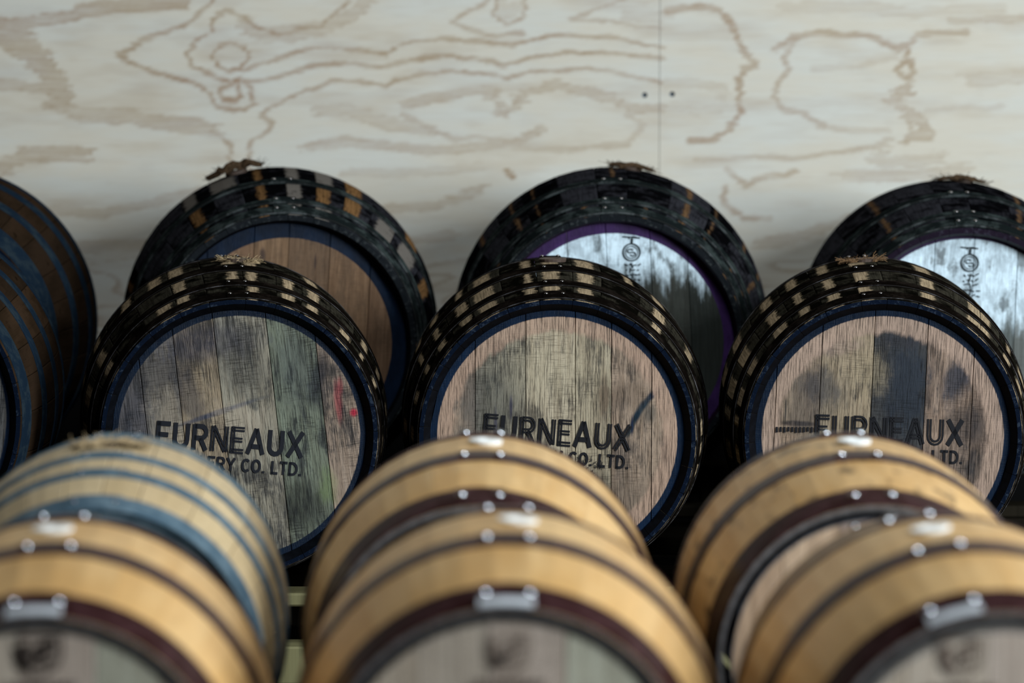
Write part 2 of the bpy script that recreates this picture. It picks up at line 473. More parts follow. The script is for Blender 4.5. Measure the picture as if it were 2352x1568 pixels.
def cask(name, label, group, px, py, base, R, rc, L, yaw, roll, nst, stave_m, chime_m, inner_m, hoops, hoop_m, rivet_m,
         head_m, tones, head_roll=0.0, widths=None, recess=.030, th=.026, joint=0.0, rivet_r=.0045, rivet_gap=.028,
         clip=None, front_label=None, flat=.0105, cham=.014, hoop_th=.0022, joints=None, jd=.0009):
    root = empty(name, (px, py, base), radians(yaw), label, 'barrel', group)
    root['_R'] = R
    r = prof(R, rc, L)
    rr = random.Random(hash(label) % 1 + nst*31 + int(R*1000) + int(px*100))
    # staves of three widths
    ws = [rr.choice((.82, 1.0, 1.18)) for _ in range(nst)]
    tot = sum(ws); cache = {}
    a = roll
    for w in ws:
        wa = 2*pi*w/tot
        if w not in cache: cache[w] = stave_mesh('stave', R, rc, L, wa, [stave_m, chime_m, inner_m], th, flat, cham, jd)
        o = link(bpy.data.objects.new('stave', cache[w]), root)
        o.location = (0, 0, R); o.rotation_euler = (0, a+wa/2, 0)
        a += wa
    # hoops in mirrored pairs (given for the front half as distance from the middle)
    for k, (t0, t1) in enumerate(hoops):
        for s in (-1, 1):
            y0, y1 = (-t1, -t0) if s < 0 else (t0, t1)
            hm = hoop_m[k] if isinstance(hoop_m, (list, tuple)) else hoop_m
            ho = link(bpy.data.objects.new('hoop', ring_mesh('hoop', r, y0, y1, hoop_th, hm, emat=M['hoop_edge'] if hm.name.startswith('black') else None)), root)
            ho.location = (0, 0, R)
            ja = joint if joints is None else joints[k]
            ho.rotation_euler = (0, ja, 0)
            yc = (y0+y1)/2
            pl = link(bpy.data.objects.new('hoop_overlap', plate_mesh('hoop_overlap', r, y0+.001, y1-.001, hoop_th*.5, hoop_th*1.9, rivet_gap*1.35, hm)), ho)
            for q in (-1, 1):
                rv = link(bpy.data.objects.new('rivet', rivet_mesh(rivet_r, rivet_m)), ho)
                aa = q*rivet_gap/r(yc)
                rad = r(yc)+hoop_th*1.8
                rv.location = (rad*sin(aa), yc, rad*cos(aa)); rv.rotation_euler = (0, aa, 0)
            if clip and k in clip and s < 0:
                cl = link(bpy.data.objects.new('hoop_clip', plate_mesh('hoop_clip', r, y0-.0035, y0+(y1-y0)*.24, hoop_th*1.9, hoop_th*1.9+.002, rivet_gap*1.22, M['clip'])), ho)
                cl['label'] = 'bright silver clip over the hoop joint'
    # heads: front boards singly, rear boards likewise
    for s in (-1, 1):
        y = s*(L/2-recess)
        rad = r(y)-th+.0015
        hr = random.Random(int(px*37)+int(R*999)+5)
        x = -rad; i = 0
        wd = widths or [hr.uniform(.07, .10) for _ in range(12)]
        nb = len(wd)
        while x < rad-.004:
            x1 = min(rad, x+wd[i % nb])
            if rad-x1 < .02: x1 = rad
            tn = tones[i % len(tones)]
            v = hr.uniform(.92, 1.08)
            head_board('head_board', x, x1, rad, y if s < 0 else y-.018, .018, head_m, tuple(min(1, c*v) for c in tn), root, radians(head_roll), R, hr.uniform(0, .0012))
            x = x1; i += 1
    return root, r

# ------------------------------------------------------------------ stencil lettering (flat print on the heads)
def arc(cx, cy, rx, ry, a0, a1, n=8):
    return [(cx+rx*cos(radians(a0+(a1-a0)*i/n)), cy+ry*sin(radians(a0+(a1-a0)*i/n))) for i in range(n+1)]
GL = {   # strokes on a cell of width w, height 1
 'F': (.62, [[(.08,0),(.08,1)], [(.0,.93),(.62,.93)], [(.08,.50),(.54,.50)]]),
 'U': (.74, [[(.09,1),(.09,.36)]+arc(.37,.36,.28,.29,180,360)+[(.65,.36),(.65,1)]]),
 'R': (.70, [[(.08,0),(.08,1)], [(.08,.93),(.36,.93)]+arc(.38,.70,.23,.23,90,-90)+[(.08,.47)], [(.36,.47),(.64,0)]]),
 'N': (.76, [[(.08,0),(.08,1)], [(.08,.98),(.68,.02)], [(.68,0),(.68,1)]]),
 'E': (.60, [[(.08,0),(.08,1)], [(.0,.93),(.60,.93)], [(.08,.51),(.53,.51)], [(.0,.07),(.60,.07)]]),
 'A': (.80, [[(.05,0),(.40,1)], [(.40,1),(.75,0)], [(.18,.30),(.62,.30)]]),
 'X': (.76, [[(.06,0),(.70,1)], [(.06,1),(.70,0)]]),
 'D': (.72, [[(.08,0),(.08,1)], [(.0,.93),(.30,.93)]+arc(.30,.5,.35,.43,90,-90,10)+[(.0,.07)]]),
 'I': (.18, [[(.09,0),(.09,1)]]),
 'S': (.64, [arc(.32,.71,.24,.22,30,180,7)+arc(.32,.71,.24,.21,190,270,4)+arc(.32,.28,.25,.22,90,-30,6)+arc(.32,.28,.25,.21,-40,-150,5)]),
 'T': (.64, [[(.0,.93),(.64,.93)], [(.32,0),(.32,1)]]),
 'L': (.56, [[(.08,0),(.08,1)], [(.0,.07),(.56,.07)]]),
 'Y': (.70, [[(.04,1),(.35,.45)], [(.66,1),(.35,.45)], [(.35,.5),(.35,0)]]),
 'C': (.70, [arc(.38,.5,.31,.43,45,315,14)]),
 'O': (.78, [arc(.39,.5,.31,.43,0,360,20)]),
 '.': (.20, [[(.10,0),(.10,.17)]]),
 ' ': (.26, []),
}
def ribbon(V, F, pts, w, T):
    pts = [p for i, p in enumerate(pts) if i == 0 or abs(p[0]-pts[i-1][0])+abs(p[1]-pts[i-1][1]) > 1e-5]
    n = len(pts)
    closed = n > 3 and abs(pts[0][0]-pts[-1][0]) < 1e-6 and abs(pts[0][1]-pts[-1][1]) < 1e-6
    L_, R_ = [], []
    for i in range(n):
        p = Vector(pts[i])
        a = Vector(pts[i-1]) if i > 0 else (Vector(pts[-2]) if closed else None)
        b = Vector(pts[i+1]) if i < n-1 else (Vector(pts[1]) if closed else None)
        d1 = (p-a).normalized() if a is not None else None
        d2 = (b-p).normalized() if b is not None else None
        d = ((d1 or d2)+(d2 or d1)).normalized()
        nn = Vector((-d.y, d.x))
        k = 1.0
        if d1 is not None and d2 is not None: k = 1/max(.5, nn.dot(Vector((-d1.y, d1.x))))
        L_.append(p+nn*w/2*k); R_.append(p-nn*w/2*k)
    b0 = len(V)
    for i in range(n): V.append(T(L_[i])); V.append(T(R_[i]))
    for i in range(n-1): F.append((b0+2*i, b0+2*i+1, b0+2*i+3, b0+2*i+2))

def offset_line(pts, d):
    pts = [p for i, p in enumerate(pts) if i == 0 or abs(p[0]-pts[i-1][0])+abs(p[1]-pts[i-1][1]) > 1e-5]
    out = []
    n = len(pts)
    for i in range(n):
        a = Vector(pts[max(0, i-1)]); b = Vector(pts[min(n-1, i+1)])
        t = (b-a).normalized(); out.append((pts[i][0]-t.y*d, pts[i][1]+t.x*d))
    return out

def write(V, F, text, cx, cz, height, width, rot, wt, inline=(), y=0.0):
    tot = sum(GL[c][0]+.14 for c in text)-.14
    sx = width/(tot*height)
    a = radians(rot)
    x = -tot/2
    for i, c in enumerate(text):
        w, st = GL[c]
        def T(p, x=x):
            u, v = (x+p[0])*height*sx, (p[1]-.5)*height
            return (cx+u*cos(a)+v*sin(a), y, cz-u*sin(a)+v*cos(a))
        for s in st:
            if i in inline:
                for d in (-wt*.31, wt*.31): ribbon(V, F, offset_line(s, d), wt*.42, T)
            else: ribbon(V, F, s, wt, T)
        x += w+.14

def decal(name, root, R, y, V, F, mat, roll=0.0):
    o = mesh_obj(name, V, F, mat, root)
    o.location = (0, y, R); o.rotation_euler = (0, radians(roll), 0)
    return o

# ------------------------------------------------------------------ wall of plywood sheets
WY = 9.42
def vnoise(x, y, seed):
    def h(i, j):
        n = (i.astype(np.int64)*374761393 + j.astype(np.int64)*668265263 + seed*974711) & 0xffffffff
        n = ((n ^ (n >> 13))*1274126177) & 0xffffffff
        return ((n ^ (n >> 16)) & 0xffff)/65535.0
    i = np.floor(x); j = np.floor(y); fx = x-i; fy = y-j
    fx = fx*fx*(3-2*fx); fy = fy*fy*(3-2*fy)
    return (h(i, j)*(1-fx)+h(i+1, j)*fx)*(1-fy)+(h(i, j+1)*(1-fx)+h(i+1, j+1)*fx)*fy
def fnoise(x, y, seed, o=4):
    s = 0; a = .5; t = 0
    for k in range(o):
        s = s+a*vnoise(x*2**k, y*2**k, seed+k*17); t += a; a *= .55
    return s/t
# heartwood lines and bands of the sheets, as (points, width, strength); sheet coordinates
# are in 1/938 m from the top left of the wall in view
LINES = [
 ([(270,125),(300,112),(330,90),(420,62),(450,35),(480,10),(505,-20)], 11, .75),
 ([(270,125),(310,148),(350,166),(410,180),(460,195),(480,215),(490,240),(530,250),(560,255),(585,235),(575,205),(560,190)], 11, .8),
 ([(800,0),(740,60),(640,78),(590,60),(555,38),(520,25),(490,40),(483,75),(450,95),(430,120),(440,150),(470,165),(510,182),(525,188)], 9, .8),
 ([(490,125),(500,107),(530,98),(560,107),(572,130),(555,155),(525,165),(500,150),(490,125)], 9, .85),
 ([(500,215),(515,202),(530,195),(552,182),(545,205),(555,220),(540,232),(512,228),(500,215)], 9, .9),
 ([(560,160),(620,140),(700,115),(760,108),(840,118),(890,125),(920,100),(1000,88),(1100,94),(1180,104),(1230,90),(1300,80),(1400,85),(1520,108)], 9, .75),
 ([(565,190),(640,175),(720,150),(800,145),(880,152),(930,138),(1020,128),(1100,134),(1160,152),(1210,132),(1300,118),(1400,122),(1520,134)], 9, .75),
 ([(600,265),(620,245),(690,215),(760,190),(830,185),(890,200),(910,185),(960,170),(1060,163),(1130,170),(1165,182),(1220,165),(1350,158),(1450,175),(1520,192)], 9, .7),
 ([(925,240),(1000,225),(1100,205),(1135,212),(1150,250),(1162,262),(1180,245),(1200,215),(1280,195),(1400,222),(1460,250),(1520,250)], 22, .6),
 ([(1135,205),(1140,240),(1160,262),(1178,245),(1200,215)], 10, .6),
 ([(600,265),(625,280),(600,310),(575,330),(575,400)], 12, .6),
 ([(490,300),(510,320),(530,335),(530,400)], 11, .7),
 ([(-20,68),(60,52),(130,42),(200,22),(300,12),(420,4)], 32, .8),
 ([(10,70),(60,110),(95,140),(115,180),(135,225)], 62, .75),
 ([(-30,192),(60,197),(120,212)], 26, .7),
 ([(120,240),(200,262),(300,266),(380,284),(430,284),(495,296)], 34, .65),
 ([(0,392),(60,358),(120,350),(190,356)], 34, .7),
 ([(560,55),(600,85),(680,78),(760,62),(800,35),(840,0)], 34, .55),
 ([(730,255),(800,250),(850,268),(900,285),(980,300)], 30, .45),
 ([(700,337),(800,326),(900,337),(1000,346),(1180,330),(1240,300)], 22, .55),
 ([(1120,0),(1080,25),(1035,50),(1080,70),(1140,82),(1200,75)], 9, .6),
 ([(1140,-10),(1138,35),(1165,57),(1200,42),(1206,-10)], 9, .6),
 ([(1150,5),(1165,30),(1190,15)], 26, .3),
 ([(1440,-5),(1370,20),(1310,42),(1400,48),(1520,68)], 8, .55),
 ([(1480,15),(1440,30),(1520,40)], 34, .35),
 ([(925,262),(1000,300),(1040,320),(1100,315),(1180,328),(1230,300)], 12, .5),
 ([(800,395),(920,400),(1000,392),(1100,380)], 20, .35),
 ([(1440,260),(1480,290),(1440,330),(1300,345),(1180,340)], 14, .4),
 ([(1530,25),(1600,14),(1650,22),(1690,70),(1703,110),(1735,150),(1705,158),(1696,200),(1702,250),(1680,290),(1640,320),(1585,326)], 15, .75),
 ([(1780,112),(1830,84),(1900,76),(2000,82),(2060,112),(2092,100),(2102,80),(2220,74)], 14, .7),
 ([(1825,88),(1800,130),(1812,160),(1790,190),(1778,220),(1800,250),(1850,264),(1900,292)], 13, .55),
 ([(2085,105),(2082,135),(2060,160),(2080,184),(2102,165),(2088,138)], 13, .75),
 ([(2085,200),(2050,230),(2080,262),(2110,282),(2122,310),(2080,318)], 28, .7),
 ([(2078,262),(2090,300),(2108,310)], 8, .5),
 ([(1590,368),(1700,362),(1850,360),(1950,347),(2030,330)], 11, .5),
 ([(2030,330),(2010,370),(2100,372),(2160,360)], 26, .45),
 ([(1670,388),(1715,428),(1750,408),(1830,395)], 12, .6),
 ([(1670,430),(1660,460),(1710,505),(1770,500)], 13, .6),
 ([(2230,182),(2380,172)], 34, .4), ([(2180,48),(2380,42)], 14, .55), ([(1940,402),(2100,404),(2220,384)], 24, .5),
 ([(1530,192),(1600,190),(1660,206),(1660,240),(1610,255),(1530,246)], 22, .35),
 ([(1800,20),(1950,14),(2100,30),(2300,18)], 26, .3), ([(1870,160),(1980,150),(2060,130)], 14, .3),
 ([(1880,290),(1960,300),(2040,300)], 10, .35), ([(2120,255),(2300,245)], 12, .3),
 ([(110,480),(230,490),(330,470),(460,440)], 22, .5), ([(60,560),(200,570),(340,560)], 26, .5),
 ([(900,480),(1010,470),(1120,430)], 20, .55), ([(900,560),(1040,540)], 20, .5),
 ([(1750,560),(1850,540),(1950,500)], 24, .5), ([(1165,395),(1175,405)], 16, .9),
]
def grain(u, v):
    jg = 62*(fnoise(u*.010, v*.14, 3)-.5) + 20*(fnoise(u*.03, v*.5, 9, 2)-.5)
    wv = v + 7*(fnoise(u*.03, v*.05, 5)-.5)*2
    out = np.zeros_like(u)
    for pts, w, k in LINES:
        wu = u + jg*(1.0 if w > 16 else .38)
        d = np.full_like(u, 1e9); x0 = min(p[0] for p in pts)-90; x1 = max(p[0] for p in pts)+90
        y0 = min(p[1] for p in pts)-90; y1 = max(p[1] for p in pts)+90
        m = (wu > x0) & (wu < x1) & (wv > y0) & (wv < y1)
        if not m.any(): continue
        U, Vv = wu[m], wv[m]; dm = np.full_like(U, 1e9)
        for (ax, ay), (bx, by) in zip(pts[:-1], pts[1:]):
            dx, dy = bx-ax, by-ay; L2 = dx*dx+dy*dy
            t = np.clip(((U-ax)*dx+(Vv-ay)*dy)/L2, 0, 1)
            dm = np.minimum(dm, np.hypot(U-ax-t*dx, (Vv-ay-t*dy)))
        hw = w/2*(.75+.5*fnoise(U*.02, Vv*.04, 21, 2))
        s = np.clip((hw+3-dm)/5, 0, 1)
        if w >= 18:                                   # broad bands: crisp darker rim, paler heart
            s = s*(.72+.28*np.clip(1-(hw-dm)/7, 0, 1))
        out[m] = np.maximum(out[m], s*k*np.clip(.35+1.1*fnoise(U*.010, Vv*.20, 77, 3), 0, 1.05))
    # outside the traced area sheets carry free contour grain
    f = fnoise(u*.0022+7, v*.009+3, 31, 3)*9
    fr = f-np.floor(f)
    free = np.clip((fr-.72)/.2, 0, 1)*np.clip((1-fr)/.04, 0, 1)*.6
    edge = np.clip(np.maximum.reduce([-(u+30), u-2390, -(v+30), v-560])/60, 0, 1)
    out = np.maximum(out, free*edge)
    soft = np.clip(fnoise(u*.006, v*.03, 41, 4)*2-1.0, 0, 1)*.45
    return np.clip(np.maximum(out, soft), 0, 1)

def m_ply():
    t = NT('pine_plywood'); P = t.obj(); x, y, z = t.sep(P)
    a = t.n('ShaderNodeAttribute', attribute_name='grain').outputs['Fac']
    fine = t.noise(t.comb(t.mul(x, 9.0), 0.0, t.mul(z, 230.0)), 1.0, 4, .6)
    br = t.noise(t.comb(t.mul(x, 2.4), 0.0, t.mul(z, 9.0)), 1.0, 3, .6)
    base = t.mx(t.step(br, .35, .65), (.63, .62, .55), (.64, .59, .485))
    dark = t.mx(t.step(br, .35, .65), (.36, .245, .165), (.36, .26, .155))
    a = t.mul(a, t.step(fine, .25, .55, .75, 1.1))
    c = t.mx(a, base, dark)
    c = t.mx(t.step(fine, .45, .75, 0, .22), c, t.mx(1.0, c, (.72, .64, .56), 'MULTIPLY'))
    t.bump(fine, .1, .0006)
    return t.out(c, .62, 0, .25)
M['ply'] = m_ply()
M['wall_back'] = m_plain('wall_framing_board', (.20, .16, .11), .8, 0, .2)
M['screw'] = m_plain('dark_screw_head', (.05, .06, .07), .35, .8, .5, .1, 90, .1)
M['concrete'] = m_plain('concrete_floor', (.012, .011, .010), .7, 0, .05, .25, 3.5, .1)
M['wall_foot_shade'] = m_plain('shade_darkened_wall_foot', (.010, .010, .010), .9, 0, .0, .1, 8, .1)  # near-black colour standing for deep shade low on the wall

def uv_of(X, Z):
    dz = Z-CAMZ
    dep = WY*cos(PITCH)-dz*sin(PITCH); up = WY*sin(PITCH)+dz*cos(PITCH)
    return 1176+FPX*X/dep, 784-FPX*up/dep

v, f = box_data(-5.2, 5.2, WY+.019, WY+.12, 0, 3.6)
wall = mesh_obj('wall_back', v, f, M['wall_back']); wall['kind'] = 'structure'
SEAM = (1515-1176)/FPX*(WY*cos(PITCH)+.3*sin(PITCH))
def sheet(x0, x1, z0, z1, fine):
    g = .0006; x0 += g; x1 -= g; z0 += g; z1 -= g
    st = .0055 if fine else .03
    nx, nz = max(2, int((x1-x0)/st)), max(2, int((z1-z0)/st))
    X, Z = np.meshgrid(np.linspace(x0, x1, nx+1), np.linspace(z0, z1, nz+1))
    X = X.ravel(); Z = Z.ravel()
    u, w = uv_of(X, Z)
    gr = grain(u, w)
    co = np.stack([X, np.full_like(X, WY), Z], 1)
    n0 = len(X)
    cor = [0, nx, (nz+1)*(nx+1)-1, nz*(nx+1)]
    back = [(X[c], WY+.018, Z[c]) for c in cor]
    verts = np.vstack([co, np.array(back)])
    I = np.arange((nx)*(nz)); r_, c_ = I//nx, I % nx
    a = r_*(nx+1)+c_
    quads = np.stack([a, a+1, a+nx+2, a+nx+1], 1).tolist()
    b = [n0, n0+1, n0+2, n0+3]
    bot = list(range(0, nx+1)); top = list(range(nz*(nx+1), nz*(nx+1)+nx+1))
    left = [i*(nx+1) for i in range(nz+1)]; right = [i*(nx+1)+nx for i in range(nz+1)]
    quads += [bot[::-1]+[b[0], b[1]], top+[b[2], b[3]], left+[b[3], b[0]], right[::-1]+[b[1], b[2]], [b[0], b[3], b[2], b[1]]]
    o = mesh_obj('plywood_panel', verts.tolist(), quads, M['ply'], wall)
    at = o.data.attributes.new('grain', 'FLOAT', 'POINT')
    at.data.foreach_set('value', np.concatenate([gr, [0]*4]).astype(np.float32))
    return o
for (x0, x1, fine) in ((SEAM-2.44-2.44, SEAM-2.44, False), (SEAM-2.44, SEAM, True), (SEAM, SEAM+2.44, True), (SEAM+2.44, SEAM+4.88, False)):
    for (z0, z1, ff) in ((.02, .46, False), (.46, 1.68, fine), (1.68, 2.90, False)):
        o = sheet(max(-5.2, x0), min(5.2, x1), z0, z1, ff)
        if z0 < .4: o.data.materials[0] = M['wall_foot_shade']; o['label'] = 'foot of the wall, coloured dark for the shade behind the casks'
for (u, w) in ((1481, 219), (1544, 217)):
    for k in range(1):
        X = (u-1176)/FPX*(WY*cos(PITCH)+.3*sin(PITCH))
        ang = PITCH+(w-784)/FPX
        V, F = [], []
        n = 12
        for (q, yy) in ((.0022, -.0008), (.0058, -.0016), (.0066, .0)):
            for i in range(n): V.append((q*cos(2*pi*i/n), yy, q*sin(2*pi*i/n)))
        for s in range(2):
            for i in range(n):
                a, b = s*n+i, s*n+(i+1) % n; F.append((a, a+n, b+n, b))
        F.append(tuple(range(n)))
        o = mesh_obj('screw_head', V, F, M['screw'], wall)
        o.location = (X, WY-.0002, CAMZ-math.tan(ang)*WY)
        o['label'] = 'small dark screw head beside the panel seam'

v, f = box_data(-5.2, 5.2, -1.5, WY+.12, -.1, 0)
fl = mesh_obj('floor', v, f, M['concrete']); fl['kind'] = 'structure'

# ------------------------------------------------------------------ casks
def px2x(u, y): return (u-1176)/FPX*y
BZ = CAMZ-1.215
BBZ = BZ+.04

# --- middle row, sharp
YC = 7.81; RC, rc_, LC = .310, .268, .86
HC = [(.105, .180), (.290, .332), (.382, .424)]
tan_, grey_, green_, pink_, dark_ = (.48, .375, .25), (.40, .345, .27), (.27, .30, .22), (.46, .34, .245), (.10, .098, .095)
pale_ = (.56, .47, .33)
C1H = m_head('weathered_oak_head_left', 3.1, (.002, .009, .024), .2335, [
    (-.20, .04, .05, .12, 0, (.03, .035, .05), .75), (-.14, .14, .07, .05, 20, (.035, .035, .04), .7),
    (.02, .13, .05, .06, 0, (.03, .033, .035), .55), (.198, .045, .0085, .045, 0, (.30, .02, .04), .6), (.206, .075, .006, .02, 0, (.30, .02, .04), .5),
    (.226, .02, .009, .009, 0, (.42, .01, .04), .9), (.165, .10, .018, .06, -18, (.02, .022, .03), .8),
    (-.04, .05, .10, .006, 12, (.02, .04, .09), .7), (.11, -.15, .05, .05, 0, (.02, .022, .018), .7),
    (.0, .03, .06, .04, 0, (.42, .34, .25), .4), (.16, -.12, .02, .04, 0, (.13, .19, .05), .4),
    (-.21, -.03, .012, .012, 0, (.10, .02, .05), .6), (-.12, .0, .05, .03, 0, (.40, .32, .22), .5),
    (-.05, .19, .12, .04, 0, (.045, .045, .065), .6), (-.09, .10, .03, .08, 10, (.03, .033, .045), .6), (.12, .12, .04, .09, 0, (.06, .07, .07), .5)], .78, saw=.55, tone_k=.72)
C2H = m_head('weathered_oak_head_middle', 8.4, (.002, .012, .034), .232, [
    (-.13, .07, .06, .09, -30, (.06, .065, .06), .6), (.205, .098, .022, .006, 35, (.010, .025, .05), 1.0), (.183, .080, .022, .007, 48, (.010, .025, .05), 1.0),
    (.168, .062, .020, .009, 50, (.010, .025, .04), 1.0), (.155, .042, .022, .008, 62, (.010, .025, .04), 1.0), (.142, .014, .020, .006, 66, (.010, .03, .04), .9),
    (.178, .045, .018, .022, 0, (.03, .04, .04), .6),
    (.215, -.05, .012, .05, 14, (.012, .025, .03), .9), (-.09, .055, .004, .03, 0, (.02, .02, .05), .8),
    (-.12, .01, .004, .05, 0, (.02, .02, .05), .7), (.145, .02, .003, .02, 0, (.01, .02, .05), .9),
    (.09, .07, .012, .05, 0, (.09, .05, .03), .6), (-.03, .13, .09, .06, 0, (.44, .38, .26), .35), (.13, .08, .05, .03, 0, (.10, .07, .05), .5), (-.17, .05, .03, .10, 0, (.10, .09, .08), .5), (.10, -.12, .10, .06, 0, (.08, .06, .045), .5)],
    .6, tone_k=.82, saw=.4, edge_tint=(.198, (.42, .28, .20)))
C3H = m_head('weathered_oak_head_right', 13.7, (.002, .010, .027), .233, [
    (.04, .10, .055, .11, 0, (.020, .026, .036), .9), (.04, .19, .05, .02, 0, (.03, .03, .035), .8),
    (-.12, .09, .05, .04, -35, (.03, .035, .045), .7), (.14, .12, .03, .07, -25, (.022, .03, .045), .85),
    (.225, .03, .012, .06, 15, (.015, .02, .035), .9), (.16, .03, .05, .04, 0, (.035, .03, .03), .7),
    (-.165, .018, .045, .006, 0, (.02, .015, .015), .9), (-.19, .04, .002, .03, 0, (.02, .02, .02), .8),
    (-.03, .12, .04, .05, 0, (.34, .27, .17), .5), (-.19, -.02, .04, .03, 0, (.40, .27, .18), .5),
    (-.10, .17, .06, .02, 10, (.32, .22, .19), .4), (-.15, .06, .04, .10, 0, (.05, .045, .045), .5), (.10, -.06, .12, .05, 0, (.04, .038, .036), .5)], .78, tone_k=.66, saw=.4, edge_tint=(.195, (.40, .28, .21)))
GC = 'dark branded casks in the sharp middle row'
common = dict(rivet_r=.0042, rivet_gap=.016, recess=.0195, flat=.0085, cham=.0165)
def text_pair(root, R, L, cx, cz, rot, in1, mat, wt=.19, recess=.0195):
    V, F = [], []
    write(V, F, 'FURNEAUX', cx, cz, .050, .286, rot, wt, in1)
    a = radians(rot)
    write(V, F, 'DISTILLERY CO. LTD.', cx-.048*sin(a), cz-.048*cos(a), .0255, .286, rot, .20)
    return decal('lettering', root, R, -L/2+recess-.0024, V, F, mat)
prt = m_print('black_stencil_paint', (.004, .005, .009), .74, 1.0)
prt2 = m_print('worn_stencil_paint', (.003, .003, .005), .72, 4.0)
c1, r1 = cask('cask', 'black stained cask whose head reads FURNEAUX in solid black, with a red smear at right', GC,
     px2x(530, YC), YC, BZ, RC, rc_, LC, 6.0, .05, 27, M['stave_c'], M['chime_navy'], M['inner_black'], HC, M['black_iron'], M['rivet_dark'],
     C1H, [(.38, .32, .27), grey_, tan_, (.42, .38, .29), green_, (.48, .36, .27)], -6, [.0715, .07, .08, .102, .091, .08], **common)
text_pair(c1, RC, LC, -.018, -.006, 5.2, (3, 4), prt)
c2, _ = cask('cask', 'black stained cask branded FURNEAUX with a dark blue drip at right of its head', GC,
     px2x(1273, YC), YC, BZ, RC, rc_, LC, .3, .11, 27, M['stave_c'], M['chime_navy'], M['inner_black'], HC, M['black_iron'], M['rivet_dark'],
     C2H, [pink_, (.42, .37, .27), pale_, (.50, .42, .29), pink_], 0, [.088, .098, .096, .070, .078, .06], joint=-.02, **common)
text_pair(c2, RC, LC, .000, .008, 4.6, (0, 2, 3, 4, 6, 7), prt2)
c3, _ = cask('cask', 'black stained cask branded FURNEAUX with blackened boards at the middle of its head', GC,
     px2x(2006, YC), YC, BZ, RC, rc_, LC, -2.2, .02, 27, M['stave_c'], M['chime_navy'], M['inner_black'], HC, M['black_iron'], M['rivet_dark'],
     C3H, [pink_, (.48, .36, .25), tan_, dark_, (.48, .34, .25), (.34, .24, .18)], 2.2, [.0375, .085, .10, .103, .091, .08], joint=-.08, **common)
text_pair(c3, RC, LC, .013, .012, 1.8, (0, 1, 2, 3, 4, 5, 6), prt2, .20)
# blurred second stamp under the middle cask's lettering
V, F = [], []
rr = random.Random(5)
for k in range(70):
    x = -.13+.22*rr.random(); z = -.028-.02*rr.random()-(x+.13)*.05
    ribbon(V, F, [(x, z), (x+rr.uniform(-.002, .002), z-rr.uniform(.004, .010))], .0012, lambda p: (p[0], 0, p[1]))
for k in range(26):
    x = .035+.05*rr.random(); z = -.045-.045*rr.random()
    ribbon(V, F, [(x, z), (x+rr.uniform(-.006, .006), z-rr.uniform(.001, .006))], .0013, lambda p: (p[0], 0, p[1]))
decal('smudged_stamp', c2, RC, -LC/2+.0195-.0028, V, F, prt2)
# row of burnt dots on the right cask
V, F = [], []
for k in range(11):
    x = -.205+.0075*k
    ribbon(V, F, [(x, .018), (x, .008+rr.uniform(-.002, .002))], .0042, lambda p: (p[0], 0, p[1]))
decal('burnt_dots', c3, RC, -LC/2+.0195-.0028, V, F, prt2)

R0 = .35
W0 = m_head('dark_oak_head', 21.0, (.010, .022, .05), .27, (), .6)
c0, _ = cask('cask', 'weathered brown cask with blue grey hoops at the left edge, middle row', GC,
     px2x(-262, YC), YC, BZ, R0, .300, .90, 3.0, .05, 28, M['stave_w'], M['chime_navy'], M['inner_black'],
     [(.09, .135), (.25, .29), (.385, .44)], M['blue_iron'], M['rivet_dark'], W0, [dark_, (.14, .12, .10), dark_], 3, **common)
bung_obj(c0, 0, R0, .024, .010, M['bung_wood'])

# --- back row by the wall
YB = 8.77; RB, rb_, LB = .360, .283, .95
HB = [(.222, .262), (.385, .412), (.432, .470)]
GB = 'large dark casks in the back row by the plywood wall'
kw = dict(flat=.012, cham=.012, hoop_th=.003, rivet_r=.005, rivet_gap=.018)
B1H = m_head('brown_oak_head', 31.0, (.004, .012, .030), .230, [(-.06, .19, .008, .02, 0, (.03, .02, .02), .8), (.055, .18, .003, .02, 0, (.03, .02, .02), .7)],
             .35, (.05, .035, .025), .2, grainc=.25)
b1, _ = cask('cask', 'large cask with black and brown patched staves and a plain brown head', GB,
     px2x(640, YB), YB, BBZ, RB, rb_, LB, 5.2, .02, 26, M['stave_b1'], M['chime_black'], M['inner_black'], HB, M['black_iron_b'], M['rivet_dark'],
     B1H, [(.21, .125, .07), (.19, .112, .065), (.23, .14, .078), (.17, .105, .062)], 3, [.09, .10, .075, .09], **kw)
whiteA = (.74, .90, .98)  # pale tone for the upper part of two back heads
B2H = m_head('white_topped_head_black_below', 41.0, (.050, .020, .095), .240, [
    (-.045, .19, .010, .035, 0, (.03, .05, .07), .9), (.013, .17, .014, .05, 0, (.03, .05, .07), .9)],
    .5, (.020, .024, .020), .2, (.13, whiteA, .22), grainc=.2)
b2, _ = cask('cask', 'large black cask with a purple rim and head white towards the top, nearest the panel seam', GB,
     px2x(1402, YB), YB, BBZ, RB, rb_, LB, -.6, .1, 26, M['stave_b'], M['chime_black'], M['inner_purple'], HB, M['black_iron_b'], M['rivet_dark'],
     B2H, [(.035, .040, .034), (.045, .048, .040), (.03, .035, .03)], -3, [.08, .1, .085, .095], **kw)
B3H = m_head('white_topped_head_grey_below', 53.0, (.035, .018, .060), .243, [
    (-.10, .15, .012, .05, 0, (.03, .05, .08), .95), (-.19, .15, .008, .04, 0, (.03, .05, .08), .8), (.075, .13, .006, .10, 4, (.015, .012, .01), .95),
    (.02, .06, .012, .05, 0, (.04, .05, .05), .8)],
    .5, (.04, .05, .05), .2, (.06, whiteA, .18), grainc=.3)
